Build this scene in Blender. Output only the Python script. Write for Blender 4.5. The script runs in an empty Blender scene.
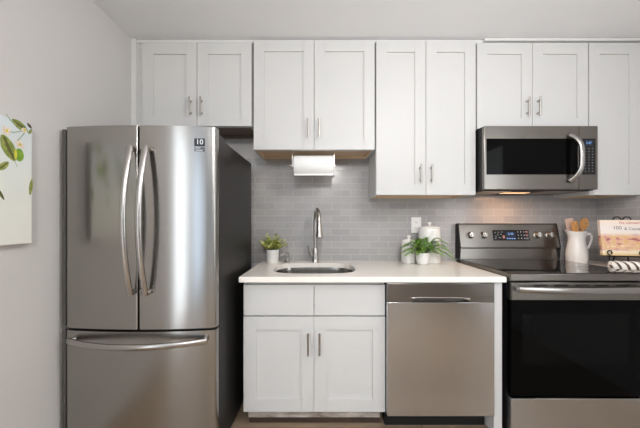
import bpy, bmesh, math, random
from mathutils import Vector, Matrix

S = bpy.context.scene
COL = S.collection
PI = math.pi

# ------------------------------------------------------------------ camera
CAM = Vector((0.0, -2.33, 1.234))
cd = bpy.data.cameras.new('camera')
cam = bpy.data.objects.new('camera', cd)
COL.objects.link(cam)
cam.location = CAM
cam.rotation_euler = (PI / 2, 0, 0)
cd.sensor_width = 36.0
cd.lens = 290.0 * 36.0 / 640.0
cd.shift_x = -2.0 / 640.0
cd.shift_y = 7.0 / 640.0
cd.clip_start = 0.02
S.camera = cam

# ------------------------------------------------------------------ exposure / world / lights
S.view_settings.view_transform = 'Standard'
S.view_settings.look = 'None'
S.view_settings.gamma = 1.0
S.view_settings.use_curve_mapping = False
S.view_settings.exposure = -0.51

w = bpy.data.worlds.new('world')
S.world = w
w.use_nodes = True
bg = w.node_tree.nodes['Background']
bg.inputs['Color'].default_value = (0.82, 0.91, 1.0, 1)
bg.inputs['Strength'].default_value = 1.0

def area(name, loc, rot, sx, sy, power, col, shape='RECTANGLE', spread=PI):
    l = bpy.data.lights.new(name, 'AREA')
    l.shape = shape
    l.size = sx
    l.size_y = sy
    l.energy = power
    l.color = col
    l.spread = spread
    o = bpy.data.objects.new(name, l)
    o.location = loc
    o.rotation_euler = rot
    COL.objects.link(o)
    return o

ROOM_L, ROOM_R, ROOM_B, CEIL = -1.323, 2.21, -5.6, 2.50
# daylight in the big window behind the camera, in the side patio opening, and the ceiling lamp, plus added fill
area('daylight_rear', (0.62, ROOM_B + 0.02, 1.35), (PI / 2, 0, PI), 3.0, 2.0, 190, (0.92, 0.965, 1.0))
area('fill_right', (ROOM_R - 0.02, -2.55, 1.5), (PI / 2, 0, PI / 2), 1.1, 1.3, 26, (0.95, 0.98, 1.0))  # added fill from the right to brighten the left wall
area('daylight_side', (ROOM_L + 0.02, -2.90, 1.22), (PI / 2, 0, -PI / 2), 0.72, 2.2, 30, (0.84, 0.92, 1.0))
area('fill_side_rear', (ROOM_L + 0.02, -4.55, 1.22), (PI / 2, 0, -PI / 2), 1.3, 2.2, 40, (0.58, 0.77, 1.0))  # added bluish fill, reflected in the right part of the fridge
def globe(name, loc, power, col, r=0.13):
    l = bpy.data.lights.new(name, 'POINT')
    l.energy = power
    l.color = col
    l.shadow_soft_size = r
    o = bpy.data.objects.new(name, l)
    o.location = loc
    COL.objects.link(o)
    return o
globe('ceiling_globe_lamp', (0.80, -1.85, 2.28), 50, (1.0, 0.985, 0.975))
globe('fill_lamp_rear', (0.1, -3.6, 2.28), 130, (1.0, 0.99, 0.98))  # unseen lamp added behind the camera for overhead fill

# ------------------------------------------------------------------ materials
def lin(c):
    r = []
    for v in c[:3]:
        v = v / 255.0
        r.append(v / 12.92 if v <= 0.04045 else ((v + 0.055) / 1.055) ** 2.4)
    return (r[0], r[1], r[2], 1.0)

MATS = {}
def mat(name, c, rough=0.5, metal=0.0, vary=0.03, scale=8.0, stretch=(1, 1, 1), bump=0.0, coat=0.0, spec=0.5, c2=None, aniso=0.0, emit=None, rvary=0.0):
    m = bpy.data.materials.new(name)
    m.use_nodes = True
    nt = m.node_tree
    b = nt.nodes['Principled BSDF']
    b.inputs['Roughness'].default_value = rough
    b.inputs['Metallic'].default_value = metal
    b.inputs['Specular IOR Level'].default_value = spec
    b.inputs['Coat Weight'].default_value = coat
    b.inputs['Coat Roughness'].default_value = 0.08
    tc = nt.nodes.new('ShaderNodeTexCoord')
    mp = nt.nodes.new('ShaderNodeMapping')
    mp.inputs['Scale'].default_value = stretch
    nt.links.new(tc.outputs['Object'], mp.inputs['Vector'])
    nz = nt.nodes.new('ShaderNodeTexNoise')
    nz.inputs['Scale'].default_value = scale
    nz.inputs['Detail'].default_value = 4
    nt.links.new(mp.outputs['Vector'], nz.inputs['Vector'])
    base = lin(c)
    if c2 is None:
        a = tuple(max(0, v * (1 - vary)) for v in base[:3]) + (1,)
        d = tuple(min(1, v * (1 + vary)) for v in base[:3]) + (1,)
    else:
        a, d = base, lin(c2)
    rp = nt.nodes.new('ShaderNodeValToRGB')
    rp.color_ramp.elements[0].position = 0.3
    rp.color_ramp.elements[1].position = 0.7
    rp.color_ramp.elements[0].color = a
    rp.color_ramp.elements[1].color = d
    nt.links.new(nz.outputs['Fac'], rp.inputs['Fac'])
    nt.links.new(rp.outputs['Color'], b.inputs['Base Color'])
    if rvary:
        mr = nt.nodes.new('ShaderNodeMapRange')
        mr.inputs['To Min'].default_value = rough - rvary
        mr.inputs['To Max'].default_value = rough + rvary
        nt.links.new(nz.outputs['Fac'], mr.inputs['Value'])
        nt.links.new(mr.outputs['Result'], b.inputs['Roughness'])
    if bump:
        bp = nt.nodes.new('ShaderNodeBump')
        bp.inputs['Strength'].default_value = bump
        bp.inputs['Distance'].default_value = 0.002
        nt.links.new(nz.outputs['Fac'], bp.inputs['Height'])
        nt.links.new(bp.outputs['Normal'], b.inputs['Normal'])
    if aniso:
        tg = nt.nodes.new('ShaderNodeTangent')
        tg.direction_type = 'RADIAL'
        tg.axis = 'Z'
        b.inputs['Anisotropic'].default_value = aniso
        b.inputs['Anisotropic Rotation'].default_value = 0.25
        nt.links.new(tg.outputs['Tangent'], b.inputs['Tangent'])
    if emit:
        b.inputs['Emission Color'].default_value = lin(emit[0])
        b.inputs['Emission Strength'].default_value = emit[1]
    MATS[name] = m
    return m

WHITE = mat('cabinet_white_paint', (202, 201, 199), 0.42, vary=0.006, scale=3, spec=0.35)
TAN = mat('raw_birch', (214, 188, 156), 0.55, vary=0.10, scale=6, stretch=(1, 9, 9))
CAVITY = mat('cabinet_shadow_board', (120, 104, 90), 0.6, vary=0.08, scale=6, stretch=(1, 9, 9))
WALLP = mat('greige_wall_paint', (200, 197, 194), 0.75, vary=0.012, scale=2)
DARKREFL = mat('dark_reflection_wall', (104, 96, 88), 0.75, vary=0.012, scale=2)  # dark tone chosen for what the steel reflects
CEILP = mat('ceiling_paint', (238, 238, 239), 0.85, vary=0.01, scale=3)
TRIMW = mat('trim_white', (214, 213, 211), 0.4, vary=0.01, scale=4)
QUARTZ = mat('warm_white_quartz', (242, 235, 226), 0.22, vary=0.02, scale=60)
STEEL = mat('brushed_stainless', (160, 157, 153), 0.21, 1.0, vary=0.008, scale=5, stretch=(1, 1, 160), aniso=0.8)
STEELD = mat('brushed_stainless_dark', (128, 124, 119), 0.28, 1.0, vary=0.01, scale=5, stretch=(1, 1, 160), aniso=0.6)
SATIN = mat('satin_nickel', (176, 171, 165), 0.28, 1.0, vary=0.02, scale=20)
CHROME = mat('bright_metal', (215, 213, 210), 0.12, 1.0, vary=0.01, scale=20)
SINKST = mat('sink_steel', (160, 157, 153), 0.20, 1.0, vary=0.03, scale=40)
FSIDE = mat('fridge_side_grey', (36, 34, 32), 0.45, 0.2, vary=0.04, scale=90)
STEELW = mat('brushed_stainless_light', (190, 190, 191), 0.21, 1.0, vary=0.008, scale=5, stretch=(1, 1, 160), aniso=0.8)
HANDLE = mat('polished_handle_steel', (174, 170, 166), 0.24, 1.0, vary=0.01, scale=20)
GAPSHADE = mat('gap_shade_grey', (84, 81, 78), 0.45, 0.3, vary=0.03, scale=60)
BLACK = mat('black_enamel', (14, 14, 15), 0.30, vary=0.05, scale=30)
BLACKM = mat('matte_black', (11, 11, 11), 0.6, vary=0.05, scale=30)
GLASSB = mat('black_glass', (5, 5, 5), 0.06, vary=0.02, scale=10, spec=0.06)
WINB = mat('oven_window_glass', (9, 9, 9), 0.08, vary=0.02, scale=10, spec=0.08)
COOKT = mat('ceramic_cooktop', (34, 33, 33), 0.018, vary=0.05, scale=200, spec=0.7)
RING = mat('burner_ring_print', (58, 58, 58), 0.15, vary=0.02, scale=10)
GASKET = mat('rubber_gasket', (18, 18, 18), 0.7, vary=0.05, scale=30)
CERAM = mat('white_glazed_ceramic', (236, 232, 226), 0.22, vary=0.012, scale=6, coat=0.3)
CERAMM = mat('white_matte_ceramic', (228, 225, 221), 0.55, vary=0.02, scale=25)
PLASTW = mat('white_plastic', (232, 230, 226), 0.35, vary=0.005, scale=5)
SLOT = mat('outlet_slot', (92, 88, 84), 0.5, vary=0.02, scale=5)
PAPER = mat('paper_towel', (240, 239, 236), 0.9, vary=0.015, scale=120, bump=0.3)
CARD = mat('cardboard_core', (150, 122, 92), 0.8, vary=0.05, scale=40)
SOIL = mat('potting_soil', (38, 28, 20), 0.9, vary=0.4, scale=120, bump=0.6)
LEAFY = mat('bright_leaf', (146, 166, 62), 0.5, c2=(232, 230, 146), scale=26)
FERN = mat('fern_leaf', (84, 136, 40), 0.5, c2=(150, 192, 78), scale=24)
STEMG = mat('plant_stem', (84, 98, 44), 0.6, vary=0.1, scale=20)
WOODU = mat('bamboo_utensil', (206, 150, 88), 0.5, vary=0.16, scale=7, stretch=(9, 9, 1))
WOODP = mat('pale_pink_silicone', (214, 182, 166), 0.5, vary=0.03, scale=20)
IRON = mat('black_wrought_iron', (20, 18, 17), 0.5, 0.3, vary=0.1, scale=40)
TOWEL = mat('white_cotton', (232, 226, 218), 0.9, vary=0.03, scale=150, bump=0.4)
STRIPE = mat('brown_towel_stripe', (96, 78, 68), 0.9, vary=0.06, scale=150, bump=0.4)
INK = mat('black_ink', (22, 26, 38), 0.5, vary=0.02, scale=10)
INKW = mat('white_ink', (226, 228, 232), 0.5, vary=0.01, scale=10)
PANELB = mat('display_black', (8, 9, 12), 0.12, vary=0.02, scale=10)
LEDB = mat('display_glow', (120, 170, 235), 0.4, vary=0.0, emit=((130, 178, 240), 0.55))
LEDD = mat('display_blue_field', (12, 20, 42), 0.3, vary=0.0, emit=((16, 30, 72), 0.03))
PRINT = mat('panel_print_white', (170, 172, 176), 0.5, vary=0.0)
PRINTG = mat('panel_print_grey', (110, 112, 116), 0.5, vary=0.0)
PRINTR = mat('panel_print_pink', (150, 108, 104), 0.5, vary=0.0)
TOE = mat('scuffed_toe_board', (120, 104, 92), 0.7, c2=(206, 198, 190), scale=9, stretch=(1, 1, 3))
DARKBR = mat('toe_dark_brown', (62, 46, 36), 0.7, vary=0.2, scale=8, stretch=(1, 6, 6))
LENS = mat('hood_lamp_lens', (255, 214, 170), 0.4, vary=0.0, emit=((255, 205, 150), 1.6))
FILTER = mat('hood_filter_mesh', (150, 140, 130), 0.35, 0.9, vary=0.3, scale=300)
# art and book
CANVAS_E = mat('canvas_edge', (222, 224, 218), 0.8, vary=0.02, scale=60)
A_GREEN = mat('paint_leaf_green', (104, 118, 44), 0.7, c2=(158, 166, 92), scale=60)
A_DARK = mat('paint_leaf_shadow_green', (70, 76, 30), 0.7, c2=(104, 102, 52), scale=60)
A_LIME = mat('paint_fruit_green', (84, 138, 36), 0.7, c2=(140, 172, 60), scale=50)
A_YEL = mat('paint_yellow', (206, 196, 70), 0.7, vary=0.1, scale=60)
A_PINK = mat('paint_blossom_pink', (218, 192, 172), 0.7, c2=(238, 228, 216), scale=80)
A_TWIG = mat('paint_twig_green', (138, 158, 122), 0.7, vary=0.1, scale=60)
A_BROWN = mat('paint_brown', (84, 62, 50), 0.7, vary=0.15, scale=60)
B_RED = mat('book_red_ink', (182, 70, 52), 0.4, vary=0.02, scale=10)
B_GREY = mat('book_grey_ink', (120, 104, 104), 0.4, vary=0.02, scale=10)
PAGES = mat('book_pages', (232, 222, 204), 0.8, vary=0.05, scale=8, stretch=(1, 1, 60))

def nodes_of(name):
    m = bpy.data.materials.new(name)
    m.use_nodes = True
    nt = m.node_tree
    return m, nt, nt.nodes['Principled BSDF']

def canvas_paint():
    m, nt, b = nodes_of('canvas_painting_ground')
    tc = nt.nodes.new('ShaderNodeTexCoord')
    sp = nt.nodes.new('ShaderNodeSeparateXYZ')
    nt.links.new(tc.outputs['Object'], sp.inputs[0])
    nz = nt.nodes.new('ShaderNodeTexNoise')
    nz.inputs['Scale'].default_value = 9
    nt.links.new(tc.outputs['Object'], nz.inputs['Vector'])
    ad = nt.nodes.new('ShaderNodeMath'); ad.operation = 'MULTIPLY_ADD'
    ad.inputs[1].default_value = 0.35; 
    nt.links.new(nz.outputs['Fac'], ad.inputs[0])
    nt.links.new(sp.outputs['Z'], ad.inputs[2])
    rp = nt.nodes.new('ShaderNodeValToRGB')
    e = rp.color_ramp.elements
    mr = nt.nodes.new('ShaderNodeMapRange')
    mr.inputs['From Min'].default_value = 1.20
    mr.inputs['From Max'].default_value = 1.90
    nt.links.new(ad.outputs[0], mr.inputs['Value'])
    e[0].position = 0.1; e[0].color = lin((226, 224, 215))
    e[1].position = 0.95; e[1].color = lin((206, 216, 222))
    k = e.new(0.5); k.color = lin((222, 224, 216))
    nt.links.new(mr.outputs[0], rp.inputs['Fac'])
    nt.links.new(rp.outputs['Color'], b.inputs['Base Color'])
    b.inputs['Roughness'].default_value = 0.75
    return m
CANVAS = canvas_paint()

def book_cover():
    m, nt, b = nodes_of('book_cover_print')
    tc = nt.nodes.new('ShaderNodeTexCoord')
    sp = nt.nodes.new('ShaderNodeSeparateXYZ')
    nt.links.new(tc.outputs['Object'], sp.inputs[0])
    nz = nt.nodes.new('ShaderNodeTexNoise')
    nz.inputs['Scale'].default_value = 26
    nz.inputs['Detail'].default_value = 3
    mp = nt.nodes.new('ShaderNodeMapping')
    mp.inputs['Scale'].default_value = (0.7, 1, 1.6)
    nt.links.new(tc.outputs['Object'], mp.inputs[0])
    nt.links.new(mp.outputs[0], nz.inputs['Vector'])
    food = nt.nodes.new('ShaderNodeValToRGB')
    f = food.color_ramp.elements
    f[0].position = 0.33; f[0].color = lin((160, 92, 84))
    f[1].position = 0.72; f[1].color = lin((240, 224, 200))
    for p, c in ((0.43, (214, 150, 136)), (0.5, (226, 186, 150)), (0.58, (214, 168, 92)), (0.64, (234, 200, 186))):
        k = f.new(p); k.color = lin(c)
    nt.links.new(nz.outputs['Fac'], food.inputs['Fac'])
    up = nt.nodes.new('ShaderNodeValToRGB')         # how far down the cover the food photo sits
    u = up.color_ramp.elements
    u[0].position = 0.0; u[0].color = (0, 0, 0, 1)
    u[1].position = 1.0; u[1].color = (0, 0, 0, 1)
    for p, v in ((0.10, 0.0), (0.18, 0.9), (0.52, 1.0), (0.62, 0.0)):
        k = u.new(p); k.color = (v, v, v, 1)
    mr = nt.nodes.new('ShaderNodeMapRange')
    mr.inputs['From Min'].default_value = 0.0
    mr.inputs['From Max'].default_value = 0.245
    nt.links.new(sp.outputs['Z'], mr.inputs['Value'])
    nt.links.new(mr.outputs[0], up.inputs['Fac'])
    base = nt.nodes.new('ShaderNodeValToRGB')
    e = base.color_ramp.elements
    e[0].position = 0.0; e[0].color = lin((226, 190, 130))
    e[1].position = 1.0; e[1].color = lin((240, 218, 198))
    k = e.new(0.12); k.color = lin((240, 226, 200))
    k = e.new(0.75); k.color = lin((236, 224, 216))
    nt.links.new(mr.outputs[0], base.inputs['Fac'])
    mx = nt.nodes.new('ShaderNodeMix'); mx.data_type = 'RGBA'
    nt.links.new(up.outputs['Color'], mx.inputs[0])
    nt.links.new(base.outputs['Color'], mx.inputs[6])
    nt.links.new(food.outputs['Color'], mx.inputs[7])
    nt.links.new(mx.outputs[2], b.inputs['Base Color'])
    b.inputs['Roughness'].default_value = 0.22
    return m
BOOKC = book_cover()

def tile_mat(name, axis, c1, c2, grout):
    m, nt, b = nodes_of(name)
    tc = nt.nodes.new('ShaderNodeTexCoord')
    sp = nt.nodes.new('ShaderNodeSeparateXYZ')
    nt.links.new(tc.outputs['Object'], sp.inputs[0])
    cb = nt.nodes.new('ShaderNodeCombineXYZ')
    nt.links.new(sp.outputs[axis], cb.inputs[0])
    zz = nt.nodes.new('ShaderNodeMath'); zz.operation = 'ADD'; zz.inputs[1].default_value = -0.915
    nt.links.new(sp.outputs['Z'], zz.inputs[0])
    nt.links.new(zz.outputs[0], cb.inputs[1])
    br = nt.nodes.new('ShaderNodeTexBrick')
    br.inputs['Scale'].default_value = 1.0
    br.inputs['Brick Width'].default_value = 0.1525
    br.inputs['Row Height'].default_value = 0.0515
    br.inputs['Mortar Size'].default_value = 0.0013
    br.inputs['Mortar Smooth'].default_value = 0.2
    br.inputs['Color1'].default_value = lin(c1)
    br.inputs['Color2'].default_value = lin(c2)
    br.inputs['Mortar'].default_value = lin(grout)
    nt.links.new(cb.outputs[0], br.inputs['Vector'])
    nt.links.new(br.outputs['Color'], b.inputs['Base Color'])
    b.inputs['Roughness'].default_value = 0.2
    bp = nt.nodes.new('ShaderNodeBump')
    bp.inputs['Strength'].default_value = 0.5
    bp.inputs['Distance'].default_value = 0.0015
    bp.invert = True
    nt.links.new(br.outputs['Fac'], bp.inputs['Height'])
    nt.links.new(bp.outputs['Normal'], b.inputs['Normal'])
    return m
TILE = tile_mat('grey_glass_subway_tile', 'X', (160, 157, 156), (170, 167, 165), (202, 198, 194))
TILER = tile_mat('grey_glass_subway_tile_side', 'Y', (160, 157, 156), (170, 167, 165), (202, 198, 194))

def floor_mat():
    m, nt, b = nodes_of('oak_plank_floor')
    tc = nt.nodes.new('ShaderNodeTexCoord')
    br = nt.nodes.new('ShaderNodeTexBrick')
    br.inputs['Scale'].default_value = 1.0
    br.inputs['Brick Width'].default_value = 1.2
    br.inputs['Row Height'].default_value = 0.15
    br.inputs['Mortar Size'].default_value = 0.002
    br.inputs['Color1'].default_value = lin((166, 146, 123))
    br.inputs['Color2'].default_value = lin((150, 130, 108))
    br.inputs['Mortar'].default_value = lin((80, 62, 48))
    nt.links.new(tc.outputs['Object'], br.inputs['Vector'])
    mp = nt.nodes.new('ShaderNodeMapping'); mp.inputs['Scale'].default_value = (2, 40, 1)
    nt.links.new(tc.outputs['Object'], mp.inputs[0])
    nz = nt.nodes.new('ShaderNodeTexNoise'); nz.inputs['Scale'].default_value = 2.5; nz.inputs['Detail'].default_value = 6
    nt.links.new(mp.outputs[0], nz.inputs['Vector'])
    mx = nt.nodes.new('ShaderNodeMix'); mx.data_type = 'RGBA'; mx.blend_type = 'OVERLAY'
    mx.inputs[0].default_value = 0.35
    nt.links.new(br.outputs['Color'], mx.inputs[6])
    nt.links.new(nz.outputs['Fac'], mx.inputs[7])
    nt.links.new(mx.outputs[2], b.inputs['Base Color'])
    b.inputs['Roughness'].default_value = 0.4
    return m
FLOORM = floor_mat()

# ------------------------------------------------------------------ mesh helpers
class MB:
    """collects shapes in one bmesh; build() links them as one mesh object"""
    def __init__(self):
        self.bm = bmesh.new()
        self.mats = []
        self.cur = 0
    def use(self, m):
        if m not in self.mats:
            self.mats.append(m)
        self.cur = self.mats.index(m)
        return self
    def _absorb(self, t, flat=False):
        me = bpy.data.meshes.new('tmp')
        for f in t.faces:
            f.material_index = self.cur
            f.smooth = not (flat and f.tag)
        t.to_mesh(me)
        t.free()
        self.bm.from_mesh(me)
        bpy.data.meshes.remove(me)
        return self
    def box(self, x0, x1, y0, y1, z0, z1, bev=0.0, seg=2, mtx=None):
        t = bmesh.new()
        bmesh.ops.create_cube(t, size=1.0)
        for v in t.verts:
            v.co = Vector(((x0 + x1) / 2 + v.co.x * (x1 - x0), (y0 + y1) / 2 + v.co.y * (y1 - y0), (z0 + z1) / 2 + v.co.z * (z1 - z0)))
        if bev > 0:
            bmesh.ops.bevel(t, geom=list(t.edges), offset=bev, segments=seg, profile=0.5, affect='EDGES')
        t.normal_update()
        for f in t.faces:
            f.tag = max(abs(c) for c in f.normal) > 0.9999
        if mtx is not None:
            t.transform(mtx)
        return self._absorb(t, True)
    def tube(self, pts, r, n=12, rx=None, up=None, caps=True, mtx=None):
        """sweep an ellipse (r across 'side', rx along 'up') along pts; r may be a list"""
        t = bmesh.new()
        P = [Vector(p) for p in pts]
        R = r if isinstance(r, (list, tuple)) else [r] * len(P)
        RX = rx if isinstance(rx, (list, tuple)) else [rx if rx else None] * len(P)
        rings = []
        ref = Vector(up) if up else None
        prev = None
        for i, p in enumerate(P):
            d = (P[min(i + 1, len(P) - 1)] - P[max(i - 1, 0)]).normalized()
            if ref is not None:
                side = d.cross(ref)
                if side.length < 1e-5:
                    side = prev if prev else d.orthogonal()
            else:
                side = prev - d * prev.dot(d) if prev else d.orthogonal()
            side.normalize()
            prev = side
            u = side.cross(d).normalized()
            a, b = R[i], (RX[i] if RX[i] else R[i])
            rings.append([t.verts.new(p + side * a * math.cos(2 * PI * k / n) + u * b * math.sin(2 * PI * k / n)) for k in range(n)])
        for i in range(len(rings) - 1):
            for k in range(n):
                t.faces.new((rings[i][k], rings[i][(k + 1) % n], rings[i + 1][(k + 1) % n], rings[i + 1][k]))
        if caps:
            t.faces.new(rings[0][::-1])
            t.faces.new(rings[-1])
        bmesh.ops.recalc_face_normals(t, faces=t.faces)
        if mtx is not None:
            t.transform(mtx)
        return self._absorb(t)
    def cyl(self, p0, p1, r0, r1=None, n=24, mtx=None):
        return self.tube([p0, p1], [r0, r0 if r1 is None else r1], n=n, mtx=mtx)
    def lathe(self, prof, c=(0, 0, 0), n=40, fn=None, mtx=None):
        """prof: (r, z) list from bottom to top; r == 0 closes"""
        t = bmesh.new()
        rings = []
        for r, z in prof:
            if r <= 1e-6:
                rings.append([t.verts.new((c[0], c[1], c[2] + z))])
            else:
                ring = []
                for k in range(n):
                    a = 2 * PI * k / n
                    rr, zz, dx = r, z, 0.0
                    if fn:
                        rr, zz, dx = fn(r, z, a)
                    ring.append(t.verts.new((c[0] + dx + rr * math.cos(a), c[1] + rr * math.sin(a), c[2] + zz)))
                rings.append(ring)
        for i in range(len(rings) - 1):
            A, B = rings[i], rings[i + 1]
            for k in range(n):
                if len(A) == 1 and len(B) == 1:
                    break
                if len(A) == 1:
                    t.faces.new((A[0], B[(k + 1) % n], B[k]))
                elif len(B) == 1:
                    t.faces.new((A[k], A[(k + 1) % n], B[0]))
                else:
                    t.faces.new((A[k], A[(k + 1) % n], B[(k + 1) % n], B[k]))
        bmesh.ops.recalc_face_normals(t, faces=t.faces)
        if mtx is not None:
            t.transform(mtx)
        return self._absorb(t)
    def prism(self, poly, axis, lo, hi, bev=0.0):
        """poly in the two other axes (order xy, xz or yz), extruded along axis"""
        t = bmesh.new()
        def P(a, b, c):
            return {'z': (a, b, c), 'y': (a, c, b), 'x': (c, a, b)}[axis]
        A = [t.verts.new(P(a, b, lo)) for a, b in poly]
        B = [t.verts.new(P(a, b, hi)) for a, b in poly]
        fa = t.faces.new(A)
        fb = t.faces.new(B[::-1])
        n = len(poly)
        for k in range(n):
            t.faces.new((A[k], B[k], B[(k + 1) % n], A[(k + 1) % n]))
        bmesh.ops.recalc_face_normals(t, faces=t.faces)
        if bev:
            es = [e for e in t.edges if (e.verts[0] in A) == (e.verts[1] in A)]
            bmesh.ops.bevel(t, geom=es, offset=bev, segments=2, profile=0.5, affect='EDGES')
        return self._absorb(t)
    def poly(self, pts):
        vs = [self.bm.verts.new(p) for p in pts]
        f = self.bm.faces.new(vs)
        f.smooth = True
        f.material_index = self.cur
        return self
    def grid(self, rows):
        V = [[self.bm.verts.new(p) for p in r] for r in rows]
        for i in range(len(V) - 1):
            for j in range(len(V[0]) - 1):
                f = self.bm.faces.new((V[i][j], V[i][j + 1], V[i + 1][j + 1], V[i + 1][j]))
                f.smooth = True
                f.material_index = self.cur
        return self
    def text(self, body, size, mtx, extrude=0.0004, align='CENTER', shear=0.0):
        cu = bpy.data.curves.new('t', 'FONT')
        cu.body = body
        cu.size = size
        cu.extrude = extrude
        cu.align_x = align
        cu.align_y = 'CENTER'
        cu.shear = shear
        cu.resolution_u = 3
        o = bpy.data.objects.new('t', cu)
        COL.objects.link(o)
        dg = bpy.context.evaluated_depsgraph_get()
        me = bpy.data.meshes.new_from_object(o.evaluated_get(dg))
        t = bmesh.new()
        t.from_mesh(me)
        t.transform(mtx)
        bpy.data.objects.remove(o)
        bpy.data.curves.remove(cu)
        bpy.data.meshes.remove(me)
        return self._absorb(t)
    def build(self, name, m=None, parent=None, smooth=35):
        me = bpy.data.meshes.new(name)
        self.bm.to_mesh(me)
        self.bm.free()
        for x in (self.mats or [m]):
            me.materials.append(x)
        if smooth:
            fl = [p.use_smooth for p in me.polygons]
            me.set_sharp_from_angle(angle=math.radians(smooth))
            me.polygons.foreach_set('use_smooth', fl)
        o = bpy.data.objects.new(name, me)
        COL.objects.link(o)
        if parent is not None:
            o.parent = parent
            M = Matrix.Identity(4)
            p = parent
            M = world(p)
            o.matrix_parent_inverse = M.inverted()
        return o

def world(o):
    M = Matrix.LocRotScale(o.location, o.rotation_euler, o.scale)
    if o.parent:
        return world(o.parent) @ o.matrix_parent_inverse @ M
    return M

def tag(o, label=None, cat=None, group=None, kind=None):
    if label: o['label'] = label
    if cat: o['category'] = cat
    if group: o['group'] = group
    if kind: o['kind'] = kind
    return o

def thing(name, loc, label, cat, group=None):
    o = bpy.data.objects.new(name, None)
    o.empty_display_size = 0.05
    COL.objects.link(o)
    o.location = loc
    return tag(o, label, cat, group)

def struct(name, mb, m=None):
    o = mb.build(name, m)
    o['kind'] = 'structure'
    return o

# text standing on a plane that faces the camera side (-y)
def face_front(x, y, z, tilt=0.0, rz=0.0):
    return Matrix.Translation((x, y, z)) @ Matrix.Rotation(rz, 4, 'Z') @ Matrix.Rotation(PI / 2 + tilt, 4, 'X')

# ------------------------------------------------------------------ the room
struct('floor', MB().box(-3.2, 4.0, ROOM_B - 0.1, 0.1, -0.1, 0.0), FLOORM)
struct('ceiling', MB().box(-3.2, 4.0, ROOM_B - 0.1, 0.1, CEIL, CEIL + 0.1), CEILP)
struct('wall_back', MB().box(ROOM_L - 0.12, ROOM_R + 0.12, 0.0, 0.1, 0.0, CEIL), WALLP)
wl = MB()
wl.box(ROOM_L - 0.1, ROOM_L, -2.50, 0.0, 0, CEIL)
wl.box(ROOM_L - 0.1, ROOM_L, ROOM_B, -5.20, 0, CEIL)
wl.box(ROOM_L - 0.1, ROOM_L, -3.90, -3.30, 0, CEIL)
wl.box(ROOM_L - 0.1, ROOM_L, -5.20, -3.90, 2.36, CEIL)
wl.box(ROOM_L - 0.1, ROOM_L, -3.30, -2.50, 2.36, CEIL)
struct('wall_left', wl, WALLP)
wr = MB()
wr.box(ROOM_R, ROOM_R + 0.1, -2.0, 0.0, 0, CEIL)
wr.box(ROOM_R, ROOM_R + 0.1, -3.1, -2.0, 0, 0.85)
wr.box(ROOM_R, ROOM_R + 0.1, -3.1, -2.0, 2.15, CEIL)
struct('wall_right', wr, WALLP)
struct('wall_right_rear', MB().box(ROOM_R, ROOM_R + 0.1, ROOM_B, -3.1, 0, CEIL), DARKREFL)  # unseen stretch darkened so the dishwasher's right side reflects darker
wb = MB()
wb.box(ROOM_L - 0.1, -0.9, ROOM_B - 0.1, ROOM_B, 0, CEIL)
wb.box(2.14, ROOM_R + 0.1, ROOM_B - 0.1, ROOM_B, 0, CEIL)
wb.box(-0.9, 2.14, ROOM_B - 0.1, ROOM_B, 0, 0.35)
wb.box(-0.9, 2.14, ROOM_B - 0.1, ROOM_B, 2.35, CEIL)
struct('wall_rear', wb, WALLP)

# tile backsplash: back wall and the return on the right wall
struct('wall_back_tile', MB().box(-0.60, ROOM_R - 0.009, -0.008, -0.0005, 0.90, 1.735), TILE)
struct('wall_right_tile', MB().box(ROOM_R - 0.008, ROOM_R - 0.0005, -0.95, -0.0005, 0.90, 1.45), TILER)

# ------------------------------------------------------------------ cabinets
def bar_pull(door, x, y, z0, z1, side=0.0):
    h = MB()
    h.cyl((x, y - 0.030, z0), (x, y - 0.030, z1), 0.0058, n=14)
    for z in (z0 + 0.022, z1 - 0.022):
        h.cyl((x, y - 0.0005, z), (x, y - 0.030, z), 0.0045, n=12)
        h.cyl((x, y - 0.0005, z), (x, y - 0.003, z), 0.007, n=12)
    return h.build('handle', SATIN, door)

def shaker(parent, x0, x1, y, z0, z1, rail=0.073, th=0.02, name='door'):
    """framed door with a sunk flat panel; y is the front face"""
    d = MB()
    b = 0.0
    d.box(x0, x0 + rail, y, y + th, z0, z1, b)
    d.box(x1 - rail, x1, y, y + th, z0, z1, b)
    d.box(x0 + rail - 0.001, x1 - rail + 0.001, y, y + th, z1 - rail - 0.004, z1, b)
    d.box(x0 + rail - 0.001, x1 - rail + 0.001, y, y + th, z0, z0 + rail, b)
    d.box(x0 + rail - 0.004, x1 - rail + 0.004, y + 0.009, y + th - 0.002, z0 + rail - 0.004, z1 - rail)
    return d.build(name, WHITE, parent)

def carcass(mb, x0, x1, yb, yf, z0, z1, sink=0.022):
    """box with side panels and face frame hanging below a recessed bottom board"""
    t = 0.016
    mb.use(WHITE)
    mb.box(x0, x0 + t, yf, yb, z0, z1)
    mb.box(x1 - t, x1, yf, yb, z0, z1)
    mb.box(x0 + t, x1 - t, yf, yb, z1 - t, z1)
    mb.box(x0 + t, x1 - t, yb - 0.012, yb, z0 + sink, z1 - t)
    mb.box(x0 + t, x1 - t, yf, yf + 0.018, z0, z0 + 0.035)
    mb.box(x0 + t, x1 - t, yf, yf + 0.018, z1 - 0.05, z1 - t)

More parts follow.
